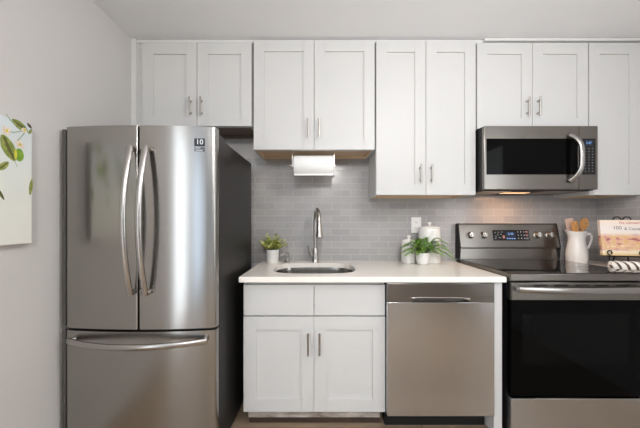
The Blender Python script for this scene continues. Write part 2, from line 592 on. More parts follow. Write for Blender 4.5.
UY = -0.325          # front of wall cabinet doors
UB = -0.305          # front of wall cabinet boxes
GAP = 0.0018
def wall_cab(x0, x1, z0, zt, label, handles, under, doors=2, top_board=True, pulls='bottom'):
    t = thing('wall_cabinet', ((x0 + x1) / 2, UB, z0), label, 'cabinet', 'white wall cabinets')
    c = MB()
    carcass(c, x0, x1, -0.0095, UB, z0, 2.478)
    c.build('cabinet_box', WHITE, t)
    u = MB()
    u.box(x0 + 0.017, x1 - 0.017, UB + 0.019, -0.022, z0 + 0.022, z0 + 0.034)
    u.box(x0 + 0.0165, x0 + 0.022, UB + 0.019, -0.022, z0 + 0.0005, z0 + 0.022)
    u.box(x1 - 0.022, x1 - 0.0165, UB + 0.019, -0.022, z0 + 0.0005, z0 + 0.022)
    u.box(x0 + 0.022, x1 - 0.022, UB + 0.0185, UB + 0.024, z0 + 0.0005, z0 + 0.022)
    u.box(x0 + 0.022, x1 - 0.022, -0.028, -0.022, z0 + 0.0005, z0 + 0.022)
    tag(u.build('underside', under, t), 'bare wood underside board')
    xm = (x0 + x1) / 2
    for k in range(doors):
        a = x0 + GAP if k == 0 else xm + GAP
        b = x1 - GAP if (k == 1 or doors == 1) else xm - GAP
        d = shaker(t, a, b, UY, z0 + 0.001, zt)
        if handles:
            hx = b - 0.039 if k == 0 else a + 0.032
            bar_pull(d, hx, UY, handles[0], handles[1])
    return t

def Z(py, d):                     # height of a pixel row at distance d from the camera
    return 1.234 + (221 - py) * d / 290.0
def X(px, d):
    return (px - 322) * d / 290.0

wall_cab(-1.243, -0.486, 1.890, 2.466, 'short white wall cabinet above the refrigerator', (Z(115, 1.975), Z(96.5, 1.975)), CAVITY)
wall_cab(-0.474, 0.366, 1.727, 2.484, 'white wall cabinet above the sink with the paper towel roll under it', (Z(137, 1.975), Z(118, 1.975)), TAN)
wall_cab(0.374, 1.063, 1.414, 2.480, 'tall white wall cabinet hanging low between the sink and the microwave', (Z(183, 1.975), Z(164, 1.975)), TAN)
wall_cab(1.071, 1.840, 1.872, 2.466, 'short white wall cabinet directly above the microwave', (Z(115, 1.975), Z(96.5, 1.975)), CAVITY)
t = wall_cab(1.846, 2.2015, 1.414, 2.466, 'tall white single-door wall cabinet in the corner right of the microwave', None, TAN, doors=1)

struct('trim_1', MB().box(ROOM_L + 0.001, -1.288, UY + 0.004, -0.001, 1.890, 2.4985).box(-1.288, -1.2445, UB + 0.012, -0.001, 1.890, 2.4985)
       .box(-1.288, -0.478, UB - 0.001, -0.10, 2.4790, 2.4985), TRIMW)
struct('trim_2', MB().box(-0.474, 1.122, UB, -0.10, 2.4790, 2.4985), TRIMW)
struct('trim_3', MB().box(1.124, 2.2015, UY - 0.004, -0.10, 2.4790, 2.4985, 0.003), TRIMW)

# sink base cabinet
BY = -0.63
bc = thing('base_cabinet', (-0.047, -0.61, 0.0), 'white base cabinet under the kitchen sink, with two doors and two flat drawer fronts', 'cabinet', 'white base cabinets')
c = MB()
c.box(-0.462, -0.446, -0.61, -0.012, 0.105, 0.882)
c.box(0.352, 0.368, -0.61, -0.012, 0.105, 0.882)
c.box(-0.446, 0.352, -0.024, -0.012, 0.105, 0.882)
c.box(-0.446, 0.352, -0.61, -0.024, 0.105, 0.121)
c.box(-0.446, 0.352, -0.61, -0.592, 0.121, 0.15)
c.box(-0.446, 0.352, -0.61, -0.592, 0.66, 0.69)
c.box(-0.446, 0.352, -0.61, -0.592, 0.845, 0.882)
c.box(-0.065, -0.029, -0.61, -0.592, 0.15, 0.66)
c.build('cabinet_box', WHITE, bc)
k = MB()
k.box(-0.446, 0.352, -0.572, -0.557, 0.044, 0.1045)
tag(k.build('toe_kick', TOE, bc), 'scuffed bare toe board')
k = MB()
k.box(-0.446, 0.352, -0.554, -0.54, 0.0, 0.1045)  # dark brown strip set back behind the toe board
tag(k.build('toe_dark_strip', DARKBR, bc), 'dark brown strip behind the toe kick')
for k, (a, b) in enumerate(((-0.460, -0.0485), (-0.0455, 0.370))):
    d = MB()
    d.box(a, b, BY, BY + 0.02, 0.680, 0.860, 0.002)
    d.build('drawer_front', WHITE, bc)
    d = shaker(bc, a, b, BY, 0.115, 0.673)
    bar_pull(d, X(308, 1.67) if k == 0 else X(319.5, 1.67), BY, Z(356, 1.67), Z(333.5, 1.67))

# right-hand base cabinet, behind the range
rb = thing('base_cabinet', (2.02, -0.61, 0.0), 'white base cabinet in the right corner beside the range', 'cabinet', 'white base cabinets')
c = MB()
c.box(1.8405, 2.201, -0.61, -0.012, 0.105, 0.882)
c.build('cabinet_box', WHITE, rb)
MB().box(1.8445, 2.198, -0.555, -0.54, 0.0, 0.1045).build('toe_kick', TOE, rb)
d = MB(); d.box(1.8425, 2.199, BY, BY + 0.0195, 0.680, 0.860, 0.002); d.build('drawer_front', WHITE, rb)
d = shaker(rb, 1.8425, 2.199, BY, 0.115, 0.673)
bar_pull(d, 1.875, BY, 0.50, 0.63)

# end panel between dishwasher and range
e = MB()
e.box(0.9925, 1.040, -0.655, -0.0095, 0.0, 0.882, 0.001)
tag(e.build('end_panel', WHITE), 'narrow white upright panel between the dishwasher and the range', 'panel')

# ------------------------------------------------------------------ countertops and sink
SC = (-0.050, -0.352)
SA, SB, SN = 0.270, 0.214, 3.4
def sup(a, A, B, n=SN):
    c, s = math.cos(a), math.sin(a)
    r = (abs(c / A) ** n + abs(s / B) ** n) ** (-1 / n)
    return r * c, r * s
def counter_with_hole(x0, x1, y0, y1, z0, z1):
    mb = MB()
    bm = mb.bm
    ang = [2 * PI * k / 96 for k in range(96)]
    for cx, cy in ((x0, y0), (x1, y0), (x0, y1), (x1, y1)):
        ang.append(math.atan2(cy - SC[1], cx - SC[0]) % (2 * PI))
    ang = sorted(set(round(a, 6) for a in ang))
    def out(a):
        c, s = math.cos(a), math.sin(a)
        tx = ((x1 - SC[0]) / c if c > 1e-9 else (x0 - SC[0]) / c if c < -1e-9 else 1e9)
        ty = ((y1 - SC[1]) / s if s > 1e-9 else (y0 - SC[1]) / s if s < -1e-9 else 1e9)
        t = min(tx, ty)
        return SC[0] + c * t, SC[1] + s * t
    b = 0.003
    def clampo(p, e):
        return min(max(p[0], x0 + e), x1 - e), min(max(p[1], y0 + e), y1 - e)
    rings = []
    def ring(fn):
        rings.append([bm.verts.new(fn(a)) for a in ang])
    inn = lambda a, g: (SC[0] + sup(a, SA + g, SB + g)[0], SC[1] + sup(a, SA + g, SB + g)[1])
    ring(lambda a: inn(a, 0.0) + (z0,))
    ring(lambda a: inn(a, 0.0) + (z1 - b,))
    ring(lambda a: inn(a, b * 0.3) + (z1 - b * 0.3,))
    ring(lambda a: inn(a, b) + (z1,))
    ring(lambda a: clampo(out(a), b) + (z1,))
    ring(lambda a: clampo(out(a), b * 0.3) + (z1 - b * 0.3,))
    ring(lambda a: out(a) + (z1 - b,))
    ring(lambda a: out(a) + (z0,))
    rings.append(rings[0])
    n = len(ang)
    for A, B in zip(rings[:-1], rings[1:]):
        for k in range(n):
            bm.faces.new((A[k], A[(k + 1) % n], B[(k + 1) % n], B[k]))
    bmesh.ops.recalc_face_normals(bm, faces=bm.faces)
    return mb
ct = counter_with_hole(-0.475, 1.053, -0.675, -0.0085, 0.8835, 0.915).build('countertop', QUARTZ, smooth=30)
tag(ct, 'long cream quartz countertop holding the sink, above the dishwasher', 'countertop', 'quartz countertops')
ct2 = MB().box(1.8405, 2.2015, -0.675, -0.0085, 0.8835, 0.915, 0.003).build('countertop', QUARTZ)
tag(ct2, 'short piece of cream quartz countertop in the corner right of the range', 'countertop', 'quartz countertops')

sk = thing('kitchen_sink', (SC[0], SC[1], 0.70), 'stainless undermount sink set into the cream countertop', 'sink')
s = MB()
rows = []
for g, z in ((0.012, 0.8825), (-0.001, 0.8825), (-0.004, 0.86), (-0.010, 0.74), (-0.020, 0.715), (-0.045, 0.700), (-0.12, 0.697), (-0.16, 0.696)):
    row = []
    for k in range(97):
        a = 2 * PI * (k % 96) / 96
        x, y = sup(a, SA + g, SB + g)
        row.append((SC[0] + x, SC[1] + y, z))
    rows.append(row)
s.grid(rows)
s.poly([(SC[0] + sup(2 * PI * k / 96, SA - 0.16, SB - 0.16)[0], SC[1] + sup(2 * PI * k / 96, SA - 0.16, SB - 0.16)[1], 0.696) for k in range(96)])
bmesh.ops.remove_doubles(s.bm, verts=s.bm.verts, dist=1e-5)
bmesh.ops.recalc_face_normals(s.bm, faces=s.bm.faces)
bw = s.build('bowl', SINKST, sk, smooth=60)
d = MB()
d.lathe([(0, 0), (0.030, 0), (0.045, 0.003), (0.050, 0.0015), (0.050, 0.0)], (SC[0], SC[1], 0.698), 32)
d.build('drain', CHROME, sk)

# faucet
fx, fy = -0.052, -0.085
fc = thing('kitchen_faucet', (fx, fy, 0.915), 'tall brushed nickel gooseneck faucet with pull-down head behind the sink', 'faucet')
m = MB()
m.lathe([(0, 0.0002), (0.029, 0.0002), (0.029, 0.006), (0.026, 0.012), (0.0245, 0.030), (0.0225, 0.085), (0.0165, 0.110), (0.0, 0.111)], (fx, fy, 0.915), 32)
m.build('base', SATIN, fc)
m = MB()
dirx, diry = 0.19, -0.98
pts = [(fx, fy, 1.015), (fx, fy, 1.10), (fx, fy, 1.22)]
R = 0.083
for k in range(0, 15):
    a = PI * k / 14 * 1.03
    q = R * (1 - math.cos(a))
    pts.append((fx + dirx * q, fy + diry * q, 1.230 + 1.08 * R * math.sin(a)))
m.tube(pts, 0.0140, 18)
m.build('spout', SATIN, fc)
m = MB()
ex, ey, ez = pts[-1]
m.tube([(ex, ey, ez + 0.004), (ex, ey, ez - 0.025), (ex + 0.001, ey - 0.003, ez - 0.06), (ex + 0.002, ey - 0.006, ez - 0.10), (ex + 0.002, ey - 0.007, ez - 0.106), (ex + 0.002, ey - 0.007, ez - 0.108)],
       [0.0150, 0.0180, 0.0215, 0.0265, 0.0260, 0.0190], 22)
sh = m.build('spray_head', SATIN, fc)
m = MB()
m.cyl((ex + 0.002, ey - 0.007, ez - 0.1085), (ex + 0.002, ey - 0.007, ez - 0.1105), 0.0135, n=20)
m.build('nozzle', GASKET, sh)
m = MB()
m.tube([(fx - 0.018, fy, 0.962), (fx - 0.034, fy - 0.003, 0.972)], [0.014, 0.0115], 16)
m.tube([(fx - 0.030, fy - 0.003, 0.968), (fx - 0.042, fy - 0.012, 0.995), (fx - 0.058, fy - 0.022, 1.045)], [0.0105, 0.0085, 0.0070], 12)
m.build('lever', SATIN, fc)

# soap dispenser
sx, sy = -0.272, -0.085
sd = thing('soap_dispenser', (sx, sy, 0.915), 'small brushed nickel soap pump on the countertop left of the faucet', 'soap dispenser')
m = MB()
m.lathe([(0, 0.0002), (0.026, 0.0002), (0.026, 0.006), (0.016, 0.012), (0.0135, 0.035), (0.0, 0.036)], (sx, sy, 0.915), 24)
m.build('base', SATIN, sd)
m = MB()
m.lathe([(0.0, 0.034), (0.009, 0.034), (0.009, 0.052), (0.016, 0.054), (0.016, 0.072), (0.011, 0.079), (0, 0.079)], (sx, sy, 0.915), 20)
m.tube([(sx, sy, 0.977), (sx - 0.020, sy - 0.008, 0.979), (sx - 0.038, sy - 0.015, 0.974), (sx - 0.042, sy - 0.017, 0.968)], [0.009, 0.008, 0.007, 0.006], 12)
m.build('pump_head', SATIN, sd)

# paper towel on under-cabinet holder
ph = thing('paper_towel_holder', (-0.03, -0.22, 1.727), 'slim nickel paper towel rod fixed under the cabinet above the sink', 'paper towel holder')
py_, pz_, pr_ = -0.235, 1.634, 0.071
x0p, x1p = X(293.5, 2.03), X(333.7, 2.03)
m = MB()
m.cyl((x0p - 0.028, py_, pz_), (x1p + 0.016, py_, pz_), 0.0065, n=14)
m.cyl((x0p - 0.036, py_, pz_), (x0p - 0.026, py_, pz_), 0.010, n=16)
m.cyl((x1p + 0.012, py_, pz_), (x1p + 0.020, py_, pz_), 0.010, n=16)
m.build('rod', SATIN, ph)
m = MB()
for xx in (x0p - 0.014, x1p + 0.006):
    m.box(xx - 0.003, xx + 0.003, py_ - 0.009, py_ + 0.009, pz_ - 0.010, 1.7478, 0.001)
m.box(x0p - 0.017, x1p + 0.009, py_ - 0.012, py_ + 0.012, 1.7440, 1.7485, 0.001)
m.build('bracket', SATIN, ph)
pt = thing('paper_towel_roll', ((x0p + x1p) / 2, py_, pz_ - pr_), 'white paper towel roll on the rod below the cabinet over the sink', 'paper towel')
mx = Matrix.Translation((0, py_, pz_)) @ Matrix.Rotation(PI / 2, 4, 'Y')
m = MB()
def rollp(a, b):
    return [(0.020, a), (pr_ - 0.002, a), (pr_, a + 0.003), (pr_, b - 0.003), (pr_ - 0.002, b), (0.020, b), (0.020, a)]
m.lathe(rollp(x0p, x1p), (0, 0, 0), 48, mtx=mx)
m.build('roll', PAPER, pt)
m = MB()
rows = []
for k in range(9):
    a = math.radians(150 + k * 4)
    rows.append([(x, py_ - (pr_ + 0.0015) * math.sin(math.radians(90 - 0)) * 0 + (pr_ + 0.002) * math.sin(a) * -1, pz_ + (pr_ + 0.002) * math.cos(a)) for x in (x0p + 0.001, x1p - 0.001)])
m.grid(rows)
m.poly([(x0p + 0.001, py_ - (pr_ + 0.002) * math.sin(math.radians(150)), pz_ + (pr_ + 0.002) * math.cos(math.radians(150))),
        (x1p - 0.001, py_ - (pr_ + 0.002) * math.sin(math.radians(150)), pz_ + (pr_ + 0.002) * math.cos(math.radians(150))),
        (x1p - 0.001, py_ - 0.046, pz_ - pr_ - 0.006), (x0p + 0.001, py_ - 0.046, pz_ - pr_ - 0.006)])
m.build('loose_sheet', PAPER, pt)
m = MB()
m.lathe([(0.0075, x0p - 0.0005), (0.0195, x0p - 0.0005), (0.0195, x1p + 0.0005), (0.0075, x1p + 0.0005), (0.0075, x0p - 0.0005)], (0, 0, 0), 28, mtx=mx)
tag(m.build('core', CARD, pt), 'brown cardboard core')

# ------------------------------------------------------------------ refrigerator
FX0, FX1 = -1.283, -0.529
XS = -0.8985                # seam between the two doors
FXC, FHW = (FX0 + FX1) / 2, (FX1 - FX0) / 2
FYB = -0.16                  # back of the case
FYC = -0.835                 # front of the case
FYD = -0.843                 # back of the doors
fr = thing('refrigerator', (FXC, -0.5, 0.0), 'stainless french-door refrigerator with bottom freezer drawer, beside the left wall', 'refrigerator')
m = MB()
m.box(FX0 + 0.004, FX1 - 0.0, FYC, FYB, 0.03, 1.664, 0.004)
m.build('case', FSIDE, fr)
m = MB()
m.box(FX0 + 0.02, FX1 - 0.02, FYC - 0.006, FYC + 0.03, 0.0, 0.05)
m.build('base_grille', BLACKM, fr)
m = MB()
m.box(FX0 + 0.02, FX1 - 0.02, FYB - 0.05, FYB, 0.0, 0.05)
m.build('rear_foot', BLACKM, fr)
def fy_front(x):
    u = (x - FXC) / FHW
    return -0.912 + 0.026 * u * u
def fridge_panel(x0, x1, z0, z1, name, rl, rr):
    """convex front; rl / rr = corner radius of the outer vertical edges"""
    pts = []
    N = 22
    def edge(xe, sgn, r):
        out = []
        yf = fy_front(xe)
        for k in range(7):
            a = PI / 2 * k / 6
            out.append((xe - sgn * (r - r * math.sin(a)) * -1 * -1, yf + r - r * math.cos(a)))
        return out
    # walk: back-left, left edge up to front, front curve, right edge, back-right
    pts.append((x0, FYD))
    yl, yr = fy_front(x0), fy_front(x1)
    for k in range(7):
        a = PI / 2 * k / 6
        pts.append((x0 + rl - rl * math.cos(a), yl + rl - rl * math.sin(a)))
    for k in range(1, N):
        x = x0 + rl + (x1 - rr - x0 - rl) * k / N
        pts.append((x, fy_front(x)))
    for k in range(7):
        a = PI / 2 * (1 - k / 6)
        pts.append((x1 - rr + rr * math.cos(a), yr + rr - rr * math.sin(a)))
    pts.append((x1, FYD))
    q = MB()
    q.prism(pts, 'z', z0, z1)
    return q.build(name, STEEL, fr, smooth=40)
zsplit = 0.697
dl = fridge_panel(FX0, XS - 0.0035, zsplit + 0.006, 1.702, 'door', 0.022, 0.006)
dr = fridge_panel(XS + 0.0035, FX1, zsplit + 0.006, 1.702, 'door', 0.006, 0.018)
dw = fridge_panel(FX0, FX1, 0.075, zsplit - 0.006, 'freezer_drawer', 0.022, 0.018)
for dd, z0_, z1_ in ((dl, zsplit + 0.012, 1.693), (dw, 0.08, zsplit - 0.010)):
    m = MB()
    m.box(FX0 - 0.019, FX0 - 0.0005, FYD - 0.036, FYD, z0_, z1_, 0.003)  # dark strip standing in for shade in the gap by the wall
    tag(m.build('gap_shade_strip', GAPSHADE, dd), 'dark grey strip for the shaded gap beside the door')
m = MB()
m.box(FX0 + 0.012, FX1 - 0.012, FYD - 0.030, FYC - 0.0005, zsplit - 0.012, zsplit + 0.012)
m.box(XS - 0.006, XS + 0.006, FYD - 0.028, FYC - 0.0005, zsplit, 1.690)
m.build('gasket', GASKET, fr)
for x in (FX0 + 0.012, FX1 - 0.082):
    m = MB()
    m.box(x, x + 0.07, FYC - 0.004, FYC + 0.14, 1.6645, 1.690, 0.004)
    m.build('hinge_cover', FSIDE, fr)
def bow_handle(door, path, n, r, rx, up):
    h = MB()
    h.tube(path, r, n, rx=rx, up=up)
    return h.build('handle', HANDLE, door)
for dd, hx in ((dl, X(131.5, 1.40)), (dr, X(146.5, 1.40))):
    za, zb, yb, bow = 0.880, 1.592, fy_front(FXC) + 0.004, 0.082
    pts = []
    for k in range(29):
        u = -1 + 2 * k / 28
        pts.append((hx, yb - 0.030 - 0.055 * (1 - abs(u) ** 2), za + (zb - za) * k / 28))
    pts = [(hx, yb + 0.002, za + 0.012), (hx, yb - 0.020, za + 0.004)] + pts + [(hx, yb - 0.020, zb - 0.004), (hx, yb + 0.002, zb - 0.012)]
    bow_handle(dd, pts, 16, 0.0105, 0.0148, (1, 0, 0))
pts = []
xa, xb = X(70, 1.425), X(206.5, 1.425)
for k in range(33):
    u = -1 + 2 * k / 32
    x = xa + (xb - xa) * k / 32
    pts.append((x, fy_front(x) + 0.004 - 0.026 - 0.055 * (1 - abs(u) ** 2), Z(342.5, 1.40)))
pts = [(xa + 0.012, fy_front(xa) + 0.002, pts[0][2]), (xa + 0.004, fy_front(xa) - 0.016, pts[0][2])] + pts + [(xb - 0.004, fy_front(xb) - 0.016, pts[0][2]), (xb - 0.012, fy_front(xb) + 0.002, pts[0][2])]
bow_handle(dw, pts, 16, 0.0105, 0.0145, (0, 0, 1))
# energy sticker on the right door
bx0, bx1 = X(194.2, 1.43), X(204.3, 1.43)
byy = fy_front((bx0 + bx1) / 2)
sl = math.atan2(fy_front(bx1) - fy_front(bx0), bx1 - bx0)
bxc = (bx0 + bx1) / 2
hw = (bx1 - bx0) / 2
zt, zm, zb = Z(138.3, 1.43), Z(146, 1.43), Z(151, 1.43)
R_ = Matrix.Translation((bxc, byy - 0.0006, 0)) @ Matrix.Rotation(sl, 4, 'Z')
m = MB()
m.use(INK).box(-hw, hw, -0.0004, 0.0004, zm, zt, mtx=R_)
m.use(INK).box(-hw, hw, -0.0004, 0.0004, zm - 0.012, zm - 0.0055, mtx=R_)
m.use(INK).box(-hw, hw, -0.0004, 0.0004, zb, zm - 0.0165, mtx=R_)
m.use(INKW).text('10', 0.036, R_ @ face_front(0, -0.0007, (zm + zt) / 2 + 0.001), 0.0002)
m.use(INKW).box(-hw * 0.8, hw * 0.15, -0.0008, -0.0005, zm - 0.0098, zm - 0.0078, mtx=R_)
m.use(INKW).box(-hw * 0.8, hw * 0.6, -0.0008, -0.0005, zb + 0.003, zb + 0.005, mtx=R_)
tag(m.build('warranty_sticker', None, dr), 'small dark sticker reading 10')
# faint maker badge plate above the sticker area is plain in the photo: none

# ------------------------------------------------------------------ dishwasher
DX0, DX1, DY = 0.3735, 0.9865, -0.672
dwz = thing('dishwasher', (0.68, -0.35, 0.0), 'stainless dishwasher with a pocket handle under the countertop', 'dishwasher')
m = MB()
m.box(DX0 + 0.006, DX1 - 0.004, -0.622, -0.03, 0.09, 0.872)
m.box(DX0 + 0.006, DX1 - 0.004, -0.575, -0.50, 0.0, 0.092)
m.build('body', BLACKM, dwz)
zA, zB, zC = Z(283.3, 1.66), Z(297, 1.66), Z(302.5, 1.66)
zD = Z(416, 1.66)
door = MB()
door.box(DX0, DX1, DY, -0.624, zD, zC, 0.0012)
door = door.build('door', STEELW, dwz)
hp0, hp1 = X(412, 1.66), X(470, 1.66)
cp = MB()
cp.box(DX0, DX1, DY, -0.624, zB, zA, 0.003)
cp.box(DX0, hp0, DY + 0.0015, -0.624, zC + 0.0005, zB + 0.002)
cp.box(hp1, DX1, DY + 0.0015, -0.624, zC + 0.0005, zB + 0.002)
cp.box(hp0 - 0.001, hp1 + 0.001, DY + 0.040, -0.624, zC + 0.0005, zB + 0.002)
cp.build('control_strip', STEELD, dwz)
hl = MB()
hl.tube([(hp0 + 0.002, DY + 0.006, zB - 0.008), (hp0 + 0.03, DY + 0.004, zB - 0.004), (hp1 - 0.05, DY + 0.004, zB - 0.004), (hp1 - 0.002, DY + 0.007, zB - 0.013)], [0.005, 0.0028, 0.0035, 0.011], 12)
hl.build('handle', CHROME, dwz)

# ------------------------------------------------------------------ range
RX0, RX1 = 1.062, 1.836
RC = (RX0 + RX1) / 2
rg = thing('range', (RC, -0.36, 0.0), 'freestanding stainless electric range with black glass oven door, right of the dishwasher', 'range')
m = MB()
m.box(RX0, RX1, -0.655, -0.02, 0.03, 0.905)
m.box(RX0 + 0.02, RX1 - 0.02, -0.63, -0.05, 0.0, 0.03)
m.build('body', BLACK, rg)
m = MB()
m.use(STEELD).box(RX0, RX1, -0.700, -0.655, 0.897, 0.935, 0.003)
m.use(STEELD).box(RX0, RX0 + 0.012, -0.655, -0.06, 0.905, 0.937, 0.002)
m.use(STEELD).box(RX1 - 0.012, RX1, -0.655, -0.06, 0.905, 0.937, 0.002)
m.use(STEELD).box(RX0, RX1, -0.105, -0.06, 0.905, 0.940, 0.002)
m.build('cooktop_frame', None, rg)
m = MB()
m.box(RX0 + 0.0125, RX1 - 0.0125, -0.690, -0.1055, 0.9355, 0.9392, 0.001)
ck = m.build('cooktop', COOKT, rg)
for (bx, by, br) in ((1.26, -0.53, 0.115), (1.64, -0.53, 0.09), (1.26, -0.25, 0.08), (1.64, -0.25, 0.10)):
    m = MB()
    m.lathe([(br - 0.003, 0), (br, 0), (br, 0.0003), (br - 0.003, 0.0003), (br - 0.003, 0)], (bx, by, 0.9393), 48)
    m.lathe([(br * 0.62 - 0.002, 0), (br * 0.62, 0), (br * 0.62, 0.0003), (br * 0.62 - 0.002, 0.0003), (br * 0.62 - 0.002, 0)], (bx, by, 0.9393), 48)
    m.build('burner_ring', RING, ck)
# backguard
m = MB()
prof = [(-0.022, 0.905), (-0.022, 1.207), (-0.052, 1.214), (-0.062, 1.206), (-0.098, 1.040), (-0.098, 1.030), (-0.078, 1.020), (-0.088, 0.942), (-0.088, 0.941), (-0.0595, 0.941), (-0.0595, 0.905)]
m.use(STEELD).prism(prof, 'x', RX0 + 0.006, RX1 - 0.006)
m.use(BLACKM).prism([(-0.020, 0.941), (-0.020, 1.209), (-0.056, 1.216), (-0.066, 1.206), (-0.102, 1.036), (-0.092, 0.941)], 'x', RX0, RX0 + 0.006)
m.use(BLACKM).prism([(-0.020, 0.941), (-0.020, 1.209), (-0.056, 1.216), (-0.066, 1.206), (-0.102, 1.036), (-0.092, 0.941)], 'x', RX1 - 0.006, RX1)
bgd = m.build('backguard', None, rg)
tl = math.atan2(0.036, 0.166)      # lean of the control face
def on_guard(x, z, off=0.0):       # matrix at a point of the sloped face; local xy on it, z out
    y = -0.062 - (1.206 - z) * 0.036 / 0.166
    return Matrix.Translation((x, y, z)) @ Matrix.Rotation(PI / 2 - tl, 4, 'X') @ Matrix.Translation((0, 0, off))
zk = Z(235.3, 2.25)
for kp in (470.6, 483.8, 537.5, 549.6):
    kx = X(kp, 2.245)
    m = MB()
    M = on_guard(kx, zk)
    m.lathe([(0, 0), (0.0275, 0), (0.0275, 0.004), (0.0235, 0.007), (0.0215, 0.026), (0.019, 0.029), (0, 0.029)], (0, 0, 0.0002), 28, mtx=M)
    kb = m.build('knob', SATIN, rg)
    m = MB()
    m.box(-0.0045, 0.0045, -0.019, 0.019, 0.0288, 0.036, 0.002, mtx=M)
    m.box(-0.0012, 0.0012, 0.002, 0.018, 0.036, 0.0364, mtx=M)
    m.build('grip_ridge', CHROME, kb)
px0, px1 = X(492.8, 2.25), X(529.2, 2.25)
pz0, pz1 = Z(240.6, 2.25), Z(229.9, 2.25)
pc, pzc = (px0 + px1) / 2, (pz0 + pz1) / 2
M = on_guard(pc, pzc)
pw, phh = (px1 - px0) / 2, (pz1 - pz0) / 2
m = MB()
m.box(-pw, pw, -phh, phh, 0.0002, 0.0022, 0.001, mtx=M)
dp = m.build('display_panel', PANELB, rg)
m = MB()
m.use(LEDD).box(-pw * 0.28, pw * 0.24, -phh * 0.62, phh * 0.66, 0.0023, 0.0026, mtx=M)
m.use(LEDB).text('2:48', 0.024, M @ Matrix.Translation((-0.003, 0.010, 0.0028)), 0.0001)
for q in range(4):
    m.use(LEDB).box(-pw * 0.26 + q * 0.018, -pw * 0.26 + q * 0.018 + 0.011, -phh * 0.72, -phh * 0.55, 0.0027, 0.0029, mtx=M)
m.build('clock', None, dp)
m = MB()
random.seed(4)
for r in range(3):
    for q in range(3):
        a = pw * (0.36 + q * 0.17)
        b = phh * (0.62 - r * 0.60)
        m.use(PRINT).box(a, a + 0.006, b - 0.004, b + 0.004, 0.0023, 0.0025, mtx=M)
for r in range(3):
    b = phh * (0.62 - r * 0.60)
    m.use((PRINTR, PRINTR, PRINTG)[r]).box(pw * 0.80, pw * 0.93, b - 0.006, b + 0.006, 0.0023, 0.0025, mtx=M)
for a, b, wd in ((-0.90, 0.5, 0.010), (-0.78, 0.1, 0.012), (-0.72, 0.55, 0.012), (-0.60, 0.2, 0.012), (-0.52, 0.62, 0.010), (-0.88, -0.25, 0.010), (-0.70, -0.45, 0.018), (-0.92, -0.62, 0.012)):
    m.use(PRINTG).box(pw * a, pw * a + wd, phh * b - 0.004, phh * b + 0.003, 0.0023, 0.0025, mtx=M)
m.use(PRINTR).box(-pw * 0.48, -pw * 0.36, -phh * 0.6, -phh * 0.05, 0.0023, 0.0025, mtx=M)
m.build('button_print', None, dp)
# oven door
OY = -0.700
zo1, zo2, zo3 = Z(282.6, 1.63), Z(300.2, 1.63), Z(396.5, 1.63)
m = MB()
m.use(STEELD).box(RX0 + 0.004, RX1 - 0.004, OY, -0.657, zo2, zo1, 0.003)
m.use(GLASSB).box(RX0 + 0.004, RX1 - 0.004, OY + 0.003, -0.657, zo3, zo2 - 0.0005, 0.002)
od = m.build('oven_door', None, rg)
m = MB()
m.box(X(522, 1.634), RX1 - 0.11, OY + 0.0022, OY + 0.0028, Z(364, 1.634), Z(314, 1.634))
m.build('window', WINB, od)
hz = Z(289.5, 1.60)
pts = []
for k in range(27):
    u = -1 + 2 * k / 26
    pts.append((RX0 + 0.022 + (RX1 - RX0 - 0.044) * k / 26, OY - 0.036 - 0.016 * (1 - u * u), hz - 0.004 * (1 - u * u)))
m = MB()
m.tube(pts, 0.0065, 14, rx=0.0170, up=(0, 0, 1))
for x in (RX0 + 0.030, RX1 - 0.030):
    m.box(x - 0.012, x + 0.012, OY - 0.040, OY - 0.0005, hz - 0.011, hz + 0.011, 0.003)
m.build('handle', STEEL, od)
for q in range(5):
    m = MB()
    a = RX0 + 0.13 + q * 0.115
    m.box(a, a + 0.075, OY - 0.0006, OY - 0.0001, zo1 - 0.020, zo1 - 0.012)
    m.build('vent', BLACKM, od)
m = MB()
m.box(RX0 + 0.004, RX1 - 0.004, OY + 0.002, -0.657, 0.045, Z(398.6, 1.632), 0.004)
m.build('storage_drawer', STEELW, rg)

# ------------------------------------------------------------------ microwave
MX0, MX1, MY = 1.0745, 1.833, -0.404
MZ0, MZ1 = 1.440, 1.866
mw = thing('microwave', ((MX0 + MX1) / 2, -0.2, MZ0), 'stainless over-the-range microwave with a curved handle, hung above the range', 'microwave')
m = MB()
m.box(MX0, MX1, MY + 0.030, -0.012, MZ0, MZ1, 0.002)
m.build('body', BLACKM, mw)
xs = X(579.2, 1.926)
m = MB()
wx0, wx1 = X(485.8, 1.926), X(577.8, 1.926)
wz0, wz1 = Z(174.6, 1.926), Z(138.6, 1.926)
m.box(MX0 + 0.002, xs - 0.001, MY, MY + 0.029, MZ0 + 0.004, MZ1, 0.003)
dd = m.build('door', STEELD, mw)
m = MB()
m.box(wx0 + 0.004, wx1, MY - 0.0006, MY + 0.002, wz0, wz1)
m.build('window', GLASSB, dd)
m = MB()
m.box(xs + 0.001, MX1, MY, MY + 0.029, MZ0 + 0.004, MZ1, 0.003)
cpn = m.build('control_panel', STEELD, mw)
cx0, cx1 = X(582, 1.926), X(595.4, 1.926)
m = MB()
m.use(PANELB).box(cx0, cx1, MY - 0.0008, MY + 0.002, wz0, wz1)
cw = cx1 - cx0
m.use(LEDD).box(cx0 + cw * 0.15, cx1 - cw * 0.15, MY - 0.0011, MY - 0.0009, wz1 - 0.048, wz1 - 0.010)
m.use(LEDB).text('2:47', 0.021, face_front((cx0 + cx1) / 2, MY - 0.0013, wz1 - 0.029), 0.0001)
for r in range(9):
    for q in range(3):
        a = cx0 + cw * (0.2 + 0.27 * q)
        b = wz1 - 0.068 - r * 0.0185
        m.use(PRINTG if (r + q) % 3 else SLOT).box(a, a + 0.007, MY - 0.0011, MY - 0.0009, b - 0.003, b + 0.003)
m.build('keypad', None, cpn)
hx = X(571.5, 1.90)
pts = []
